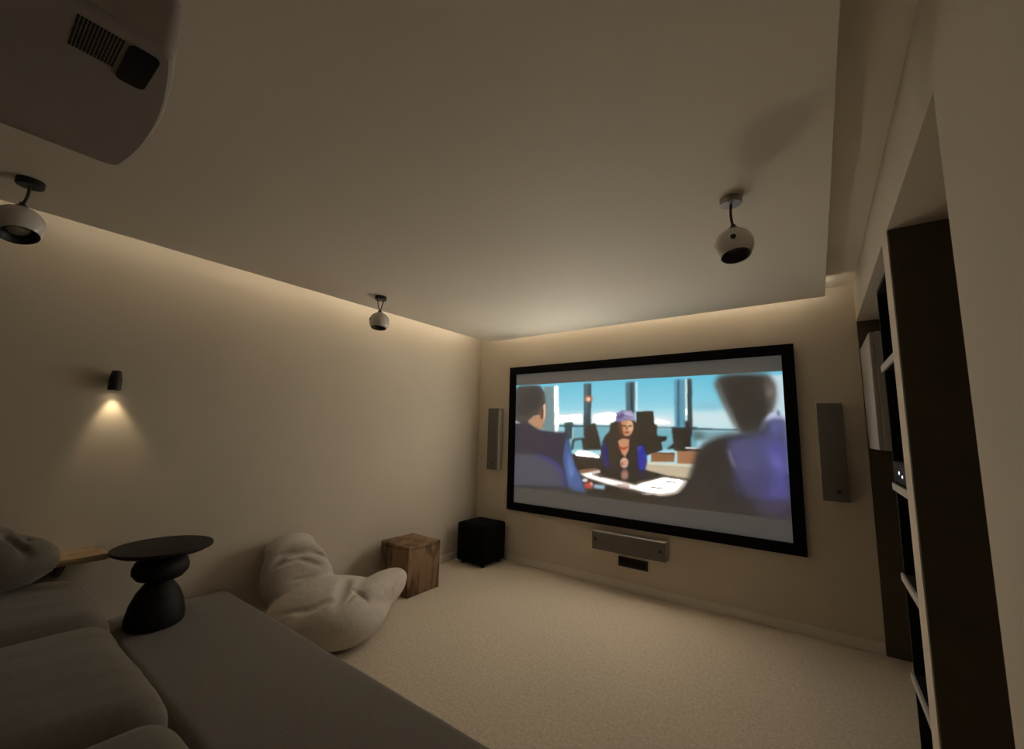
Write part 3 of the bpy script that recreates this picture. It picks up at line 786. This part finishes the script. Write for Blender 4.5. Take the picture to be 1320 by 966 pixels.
def bean_sdf(x, y, z):
    body = pillow(x, y, z, (0.536, -2.172, 0.150), (0.398, 0.401, 0.203), 0.632, 0, 0, 2.6)
    back = pillow(x, y, z, (0.232, -2.264, 0.305), (0.242, 0.130, 0.325), 1.468, -0.358, -0.058, 2.6)
    front = pillow(x, y, z, (0.625, -1.915, 0.172), (0.222, 0.305, 0.142), 0.287, -0.699, 0.083, 4.4)
    flap = ellip(x, y, z, (0.155, -2.30, 0.535), (0.115, 0.19, 0.105), 0.1)
    back = smin(back, flap, 0.010)
    s = smin(smin(body, back, 0.02), front, 0.012)
    s = s + sum(wrinkle(x, y, z, c_, d_, a_ * 1.5, w_, l_) for c_, d_, a_, w_, l_ in BEAN_FOLDS)
    return smax(smax(s, 0.004 - z, 0.03), 0.016 - x, 0.02)


def sdf_object(name, sdf, lo, hi, h, m, parent, fine=0.0, fscale=20):
    vs, fs = surface_nets(sdf, lo, hi, h)
    me = bpy.data.meshes.new(name)
    me.from_pydata(vs.tolist(), [], fs)
    bm = bmesh.new()
    bm.from_mesh(me)
    bmesh.ops.smooth_vert(bm, verts=bm.verts, factor=0.5, use_axis_x=True, use_axis_y=True, use_axis_z=True)
    if fine:
        bm.normal_update()
        for v in bm.verts:
            p = v.co * fscale
            v.co += v.normal * (noise.noise(Vector((p.x, p.y, p.z * 1.7))) + 0.5 * noise.noise(p * 2.3)) * fine
    bpy.data.meshes.remove(me)
    return obj(name, bm, m, parent, smooth=True)


t = thing('bean_bag', 'slouching taupe bean bag lounger on the carpet against the left wall', 'bean bag', (0.5, -2.1, 0))
sdf_object('cover', bean_sdf, (0.0, -2.68, -0.03), (1.02, -1.52, 0.70), 0.0095, BEAN, t, 0.0022, 14)


# ------------------------------------------------------------------ sofa and daybed
t = thing('daybed', 'low flat upholstered daybed in front of the sofa, reaching the left wall', 'daybed', (1.5, -3.0, 0))
DY0, DY1, DX1 = -3.325, -2.655, 3.1
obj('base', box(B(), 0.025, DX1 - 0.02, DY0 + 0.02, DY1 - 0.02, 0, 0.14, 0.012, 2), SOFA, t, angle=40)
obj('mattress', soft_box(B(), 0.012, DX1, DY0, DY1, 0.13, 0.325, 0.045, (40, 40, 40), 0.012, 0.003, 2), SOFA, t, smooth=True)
bm = B()
tube(bm, [(0.05 + i * 0.1, DY1 - 0.006, 0.292) for i in range(31)], 0.004, 8)
obj('piping', bm, SOFA, t, smooth=True)

t = thing('sofa', 'deep beige sofa with wide rounded seat cushions in the foreground', 'sofa', (1.9, -3.9, 0))
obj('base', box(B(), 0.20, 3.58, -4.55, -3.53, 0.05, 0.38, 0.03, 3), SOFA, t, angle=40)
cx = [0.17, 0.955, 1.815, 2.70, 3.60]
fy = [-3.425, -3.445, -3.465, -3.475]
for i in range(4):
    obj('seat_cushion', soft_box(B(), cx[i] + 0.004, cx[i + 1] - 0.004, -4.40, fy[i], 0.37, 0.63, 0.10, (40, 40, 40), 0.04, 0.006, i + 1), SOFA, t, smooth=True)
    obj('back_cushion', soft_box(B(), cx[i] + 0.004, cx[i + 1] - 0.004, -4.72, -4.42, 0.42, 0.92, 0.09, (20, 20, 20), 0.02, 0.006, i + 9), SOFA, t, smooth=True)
for x in (0.3, 3.5):
    for y in (-4.45, -3.55):
        obj('leg', box(B(), x - 0.03, x + 0.03, y - 0.03, y + 0.03, 0, 0.052, 0.004, 1), BLACK, t)

# rolled cushion at the sofa's wall end
t = thing('bolster_cushion', 'plump rolled beige cushion on the sofa end, under the wall lamp', 'cushion', (0.36, -3.75, 0.62))


def bolster(x, y, z):
    a = pillow(x, y, z, (0.35, -3.87, 0.79), (0.19, 0.325, 0.14), 0, 0, 0, 3.0)
    b = ellip(x, y, z, (0.33, -3.93, 0.90), (0.15, 0.235, 0.095), 0.15)
    s = smin(a, b, 0.012)
    s = s + wrinkle(x, y, z, (0.42, -3.71, 0.88), (0.75, 0.35, -0.35), 0.03, 0.022, 0.09)
    s = s + wrinkle(x, y, z, (0.36, -3.67, 0.87), (0.9, 0.1, 0.3), 0.02, 0.018, 0.06)
    return smax(s, 0.672 - z, 0.03)


sdf_object('cover', bolster, (0.1, -4.3, 0.6), (0.62, -3.4, 1.02), 0.011, SOFA, t, 0.003, 16)

# wooden wall ledge under the lamp
t = thing('wall_ledge', 'pale wooden wall ledge under the wall lamp beside the rolled cushion', 'shelf', (0.0, -3.8, 0.70))
obj('board', box(B(), 0.001, 0.215, -4.45, -3.336, 0.698, 0.73, 0.003, 2), OAK, t, angle=35)
for y in (-4.3, -3.9, -3.5):
    bm = prism(B(), [(0.001, 0.60), (0.02, 0.60), (0.16, 0.68), (0.16, 0.697), (0.001, 0.697)], 1, y - 0.012, y + 0.012)
    obj('bracket', bm, DARKMETAL, t)

# black pedestal table
TX, TY, TZ = 0.345, -3.13, 0.337
t = thing('pedestal_table', 'round black pedestal table with bulbous base standing on the daybed end', 'side table', (TX, TY, TZ))
bm = lathe(B(), [(0, 0), (0.128, 0.0), (0.135, 0.012), (0.134, 0.05), (0.122, 0.11), (0.098, 0.17), (0.070, 0.21), (0.052, 0.232), (0.05, 0.245), (0, 0.245)], TX, TY, 56)
bmesh.ops.translate(bm, verts=bm.verts, vec=(0, 0, TZ))
obj('base', bm, TABLE, t, angle=50)
bm = lathe(B(), [(0, 0.232), (0.06, 0.232), (0.105, 0.245), (0.128, 0.275), (0.130, 0.305), (0.118, 0.335), (0.09, 0.357), (0, 0.362)], TX, TY, 56)
bmesh.ops.translate(bm, verts=bm.verts, vec=(0, 0, TZ))
obj('middle_stone', bm, TABLE, t, angle=50)
bm = lathe(B(), [(0, 0.362), (0.10, 0.362), (0.205, 0.388), (0.232, 0.402), (0.234, 0.409), (0.230, 0.416), (0, 0.418)], TX, TY, 72)
bmesh.ops.translate(bm, verts=bm.verts, vec=(0, 0, TZ))
obj('table_top', bm, TABLE, t, angle=40)

# ------------------------------------------------------------------ ball spot lamps hanging from the ceiling
def ball_lamp(loc, label, aim, spin, canopy_mat, bend, drop, r=0.078, split=False, inner=None):
    """canopy on the ceiling, bent flexible cord, white ball with a dark open mouth"""
    t = thing('ball_lamp', label, 'ceiling lamp', loc, 'white ball spot lamps')
    obj('canopy', lathe(B(), [(0, -0.028), (0.041, -0.028), (0.045, -0.024), (0.045, 0.0), (0, 0.0)], seg=40), canopy_mat, t, local=True, angle=40)
    c = Vector((bend[0], bend[1], -drop))
    top = c + Vector((0, 0, r * 0.98))
    cords = [(-0.018, -0.018), (0.018, 0.018)] if split else [(0, 0)]
    for ox, oy in cords:
        p0 = Vector((ox, oy, -0.026))
        p1 = Vector((ox * 0.6 + bend[0] * -0.35 - 0.006, oy * 0.6 + bend[1] * -0.35, -drop * 0.38))
        pts = []
        for i in range(13):
            s = i / 12
            pts.append(p0 * (1 - s) ** 2 + p1 * 2 * s * (1 - s) + (top + Vector((0, 0, 0.012))) * s * s)
        obj('cord', tube(B(), pts, 0.0055 if not split else 0.004, 10), CORD, t, local=True, smooth=True)
    bm = lathe(B(), [(0, 0.0), (0.02, 0.0), (0.02, 0.006), (0.011, 0.014), (0.009, 0.022), (0, 0.022)], seg=24)
    bmesh.ops.translate(bm, verts=bm.verts, vec=top - Vector((0, 0, 0.002)))
    obj('swivel', bm, DARKMETAL, t, local=True, angle=40)
    rot = Matrix.Translation(c) @ Vector((0, 0, -1)).rotation_difference(Vector(aim).normalized()).to_matrix().to_4x4()
    cut = -0.66 * r                       # the mouth plane
    ph0 = math.acos(0.66)
    prof = [(r * math.sin(ph0 + (math.pi - ph0) * i / 22), -r * math.cos(ph0 + (math.pi - ph0) * i / 22)) for i in range(23)]
    prof[-1] = (0, prof[-1][1])
    ball = obj('ball', lathe(B(), prof, seg=48, mat=rot), WHITE, t, local=True, smooth=True)
    rm = r * math.sin(ph0)
    bm = lathe(B(), [(rm * 1.01, cut - 0.001), (rm * 0.98, cut - 0.003), (rm * 0.88, cut + 0.002), (rm * 0.78, cut + 0.030), (0, cut + 0.034)], seg=40, mat=rot)
    obj('mouth_ring', bm, RECESS, t, local=True, smooth=True)
    bm = lathe(B(), [(0, cut + 0.026), (rm * 0.5, cut + 0.022), (rm * 0.56, cut + 0.030), (0, cut + 0.032)], seg=32, mat=rot)
    obj('bulb_reflector', bm, inner or RECESS, t, local=True, smooth=True)
    # little dark screw on the side
    d = Vector((math.cos(spin), math.sin(spin), 0.12)).normalized()
    q = Vector((0, 0, 1)).rotation_difference(d).to_matrix().to_4x4()
    bm = lathe(B(), [(0, 0.003), (0.011, 0.003), (0.011, -0.004), (0, -0.004)], seg=20,
               mat=Matrix.Translation(c + d * r) @ q)
    obj('side_screw', bm, RECESS, t, local=True, angle=40)
    return t


ball_lamp((3.162, -2.02, PZ), 'white ball lamp hanging near the right wall, mouth tilted down', (0.12, -0.16, -0.97), math.radians(-84), CHROME, (0.004, 0.0), 0.222)
ball_lamp((0.625, -1.995, PZ), 'white ball lamp hanging near the left wall on a doubled cord', (0.06, -0.10, -0.98), math.radians(-100), DARKMETAL, (0.0, 0.0), 0.208, split=True)
ball_lamp((0.655, -3.868, PZ), 'white ball lamp hanging closest to the projector', (0.35, 0.10, -0.9), math.radians(120), BLACK, (-0.022, -0.01), 0.205, r=0.084, inner=REFLECTOR)

# ------------------------------------------------------------------ wall sconce
t = thing('wall_sconce', 'small black wall lamp casting a warm cone down the left wall', 'wall lamp', (0, -3.388, 1.69))
SXX, SYY = 0.052, -3.388
obj('mount', box(B(), 0.0, 0.03, SYY - 0.018, SYY + 0.018, 1.675, 1.725, 0.004, 2), BLACK, t, angle=40)
bm = lathe(B(), [(0.027, 1.632), (0.030, 1.633), (0.030, 1.70), (0.027, 1.712), (0.022, 1.745), (0.018, 1.75), (0, 1.75)], SXX, SYY, 36)
obj('shade', bm, BLACK, t, angle=40)
bm = lathe(B(), [(0.0302, 1.640), (0.0265, 1.640), (0.0265, 1.66), (0, 1.662)], SXX, SYY, 36)
obj('inner_reflector', bm, REFLECTOR, t, angle=40)
bm = lathe(B(), [(0, 1.650), (0.017, 1.650), (0.017, 1.656), (0, 1.656)], SXX, SYY, 28)
obj('bulb', bm, emitter('sconce_bulb', (1.0, 0.80, 0.52), 12.0), t)
ld = bpy.data.lights.new('sconce_light', 'SPOT')
ld.energy = SCONCE_W
ld.color = (1.0, 0.79, 0.50)
ld.spot_size = math.radians(64)
ld.spot_blend = 0.8
ld.shadow_soft_size = 0.012
lo = bpy.data.objects.new('sconce_light', ld)
COL.objects.link(lo)
lo.parent = t
lo.location = Vector((SXX - 0.006, SYY, 1.643)) - Vector(t.location)
lo.rotation_euler = Vector((-0.06, 0.10, -1.0)).to_track_quat('-Z', 'Y').to_euler()

# ------------------------------------------------------------------ projector
QZ, QT = 2.245, 2.395
PXL, PXR, PYF, PYR = 1.66, 2.335, -3.722, -4.28
t = thing('projector', 'white projector hung upside down from the ceiling', 'projector', ((PXL + PXR) / 2, -4.0, PZ))
out = []
rc = 0.032


def front_y(x):
    s = (x - (PXL + PXR) / 2 + 0.08) / ((PXR - PXL) / 2)
    return PYF - 0.035 * s * s


N = 24
for i in range(N + 1):
    a = PXL + rc + (PXR - PXL - 2 * rc) * i / N
    out.append((a, front_y(a)))
for cxx, cyy, a0, a1 in ((PXR - rc, front_y(PXR - rc) - rc, 80, 0), (PXR - rc, PYR + rc, 0, -90), (PXL + rc, PYR + rc, -90, -180), (PXL + rc, front_y(PXL + rc) - rc, 180, 100)):
    for k in range(7):
        a = math.radians(a0 + (a1 - a0) * k / 6)
        out.append((cxx + rc * math.cos(a), cyy + rc * math.sin(a)))
bm = B()
ctr = Vector(((PXL + PXR) / 2, (PYF + PYR) / 2))
layers = [(QZ, 0.965), (QZ + 0.004, 0.985), (QZ + 0.014, 0.997), (QZ + 0.03, 1.0), (QT - 0.03, 1.0), (QT - 0.008, 0.985), (QT, 0.95)]
rings = []
for z, s in layers:
    rings.append([bm.verts.new((ctr.x + (p[0] - ctr.x) * s, ctr.y + (p[1] - ctr.y) * s, z)) for p in out])
for a, b in zip(rings, rings[1:]):
    for i in range(len(out)):
        j = (i + 1) % len(out)
        bm.faces.new((a[i], a[j], b[j], b[i]))
bm.faces.new(rings[0])
bm.faces.new(rings[-1])
bmesh.ops.recalc_face_normals(bm, faces=bm.faces)
body = obj('body', bm, PROJ, t, angle=30)
# dark lens window near the front edge
bm = B()
lx0, lx1, ly0, ly1 = 2.142, 2.284, -3.838, -3.786
pts = []
for cxx, cyy, a0 in ((lx1 - 0.014, ly1 - 0.014, 0), (lx0 + 0.014, ly1 - 0.014, 90), (lx0 + 0.014, ly0 + 0.014, 180), (lx1 - 0.014, ly0 + 0.014, 270)):
    for k in range(5):
        a = math.radians(a0 + 90 * k / 4)
        pts.append((cxx + 0.014 * math.cos(a), cyy + 0.014 * math.sin(a)))
prism(bm, pts, 2, QZ - 0.003, QZ + 0.05)
obj('lens_window', bm, BLACKGLASS, t, angle=35)
bm = lathe(B(), [(0.032, 0.0), (0.036, 0.002), (0.036, -0.03), (0.030, -0.03), (0.026, -0.008), (0, -0.004)], seg=36,
           mat=Matrix.Translation(((lx0 + lx1) / 2, front_y((lx0 + lx1) / 2) - 0.012, QZ + 0.092)) @ Matrix.Rotation(-math.pi / 2, 4, 'X'))
obj('lens', bm, RECESS, t, angle=35)
# vent: small slots in rows
bm = B()
for i in range(13):
    for j in range(11):
        x = 2.172 + j * 0.0102
        y = -3.846 - i * 0.0056
        box(bm, x, x + 0.0072, y - 0.0036, y, QZ - 0.0012, QZ + 0.002)
v = obj('vent_grille', bm, BLACKGLASS, t)
v['kind'] = 'stuff'
for i in range(3):
    bm = B()
    a = 2 * math.pi * i / 3
    tube(bm, [(2.02 + 0.12 * math.cos(a), -4.02 + 0.12 * math.sin(a), QT - 0.002), (2.02 + 0.10 * math.cos(a), -4.02 + 0.10 * math.sin(a), QT + 0.03), (2.02, -4.02, QT + 0.05)], 0.012, 10)
    obj('mount_arm', bm, BLACK, t, smooth=True)
obj('mount_pole', lathe(B(), [(0, QT + 0.035), (0.03, QT + 0.035), (0.03, PZ - 0.01), (0.07, PZ - 0.01), (0.07, PZ), (0, PZ)], 2.02, -4.02, 32), BLACK, t, angle=40)

# ------------------------------------------------------------------ inside the far wall opening
t = thing('wall_cabinet', 'pale flat wall cabinet hung high in the far wall opening, by the screen wall', 'cabinet', (W + 0.15, -0.34, 1.385))
obj('body', box(B(), W + 0.03, W + 0.30, -0.655, -0.03, 1.385, 2.11, 0.003, 1), SPK, t)
obj('door', box(B(), W + 0.006, W + 0.028, -0.653, -0.032, 1.387, 2.108, 0.003, 2), SPK, t, angle=35)

t = thing('media_rack', 'tall black media rack with pale shelf edges standing in the far wall opening', 'rack', (W + 0.2, -1.32, 0))
RY0, RY1, RX0, RX1 = O2A + 0.006, -1.085, W + 0.004, W + 0.40
obj('side_panel', box(B(), RX0 + 0.012, RX1, RY1 - 0.02, RY1, 0, 2.24, 0.002, 1), RACKBLACK, t)
obj('side_panel', box(B(), RX0 + 0.012, RX1, RY0, RY0 + 0.02, 0, 2.24, 0.002, 1), RACKBLACK, t)
obj('back_panel', box(B(), RX1 - 0.01, RX1, RY0 + 0.021, RY1 - 0.021, 0.0, 2.24), RACKBLACK, t)
obj('top_panel', box(B(), RX0 + 0.012, RX1 - 0.011, RY0 + 0.021, RY1 - 0.021, 2.22, 2.24), RACKBLACK, t)
SHELVES = (0.35, 0.80, 1.235, 1.835)
for z in SHELVES:
    s = obj('shelf', box(B(), RX0 + 0.012, RX1 - 0.011, RY0 + 0.021, RY1 - 0.021, z - 0.03, z, 0.002, 1), RACKBLACK, t)
    e = obj('shelf_edge', box(B(), RX0, RX0 + 0.012, RY0 + 0.0205, RY1 - 0.0005, z - 0.034, z + 0.001, 0.0015, 1), SHELFW, s)
    e['label'] = 'pale shelf edge'


def device(label, z, h, leds, inset=0.05):
    t = thing('media_player', label, 'media player', (W + 0.2, -1.32, z))
    y0, y1 = RY0 + 0.05, RY1 - 0.04
    obj('body', box(B(), RX0 + inset, RX1 - 0.05, y0, y1, z + 0.012, z + h, 0.003, 1), RACKBLACK, t)
    obj('front_panel', box(B(), RX0 + inset - 0.006, RX0 + inset - 0.0005, y0 + 0.002, y1 - 0.002, z + 0.014, z + h - 0.002, 0.002, 1), RACKBLACK, t)
    for fy in (y0 + 0.04, y1 - 0.04):
        for fx in (RX0 + inset + 0.04, RX1 - 0.09):
            obj('foot', lathe(B(), [(0, z + 0.0005), (0.014, z + 0.0005), (0.016, z + 0.012), (0, z + 0.012)], fx, fy, 16), BLACK, t)
    for fy, fz, s in leds:
        bm = lathe(B(), [(0, 0.0), (s, 0.0), (s, 0.003), (0, 0.004)], seg=14,
                   mat=Matrix.Translation((RX0 + inset - 0.0055, fy, z + fz)) @ Matrix.Rotation(-math.pi / 2, 4, 'Y'))
        l = obj('indicator_light', bm, LEDDOT, t)
        l['label'] = 'tiny bright indicator light'
    return t


LEDDOT = emitter('indicator', (0.75, 0.85, 1.0), 1.6)
device('black media player with two tiny lit indicators on the rack', SHELVES[2], 0.11, [(-1.315, 0.062, 0.0075), (-1.40, 0.05, 0.0065)], 0.012)
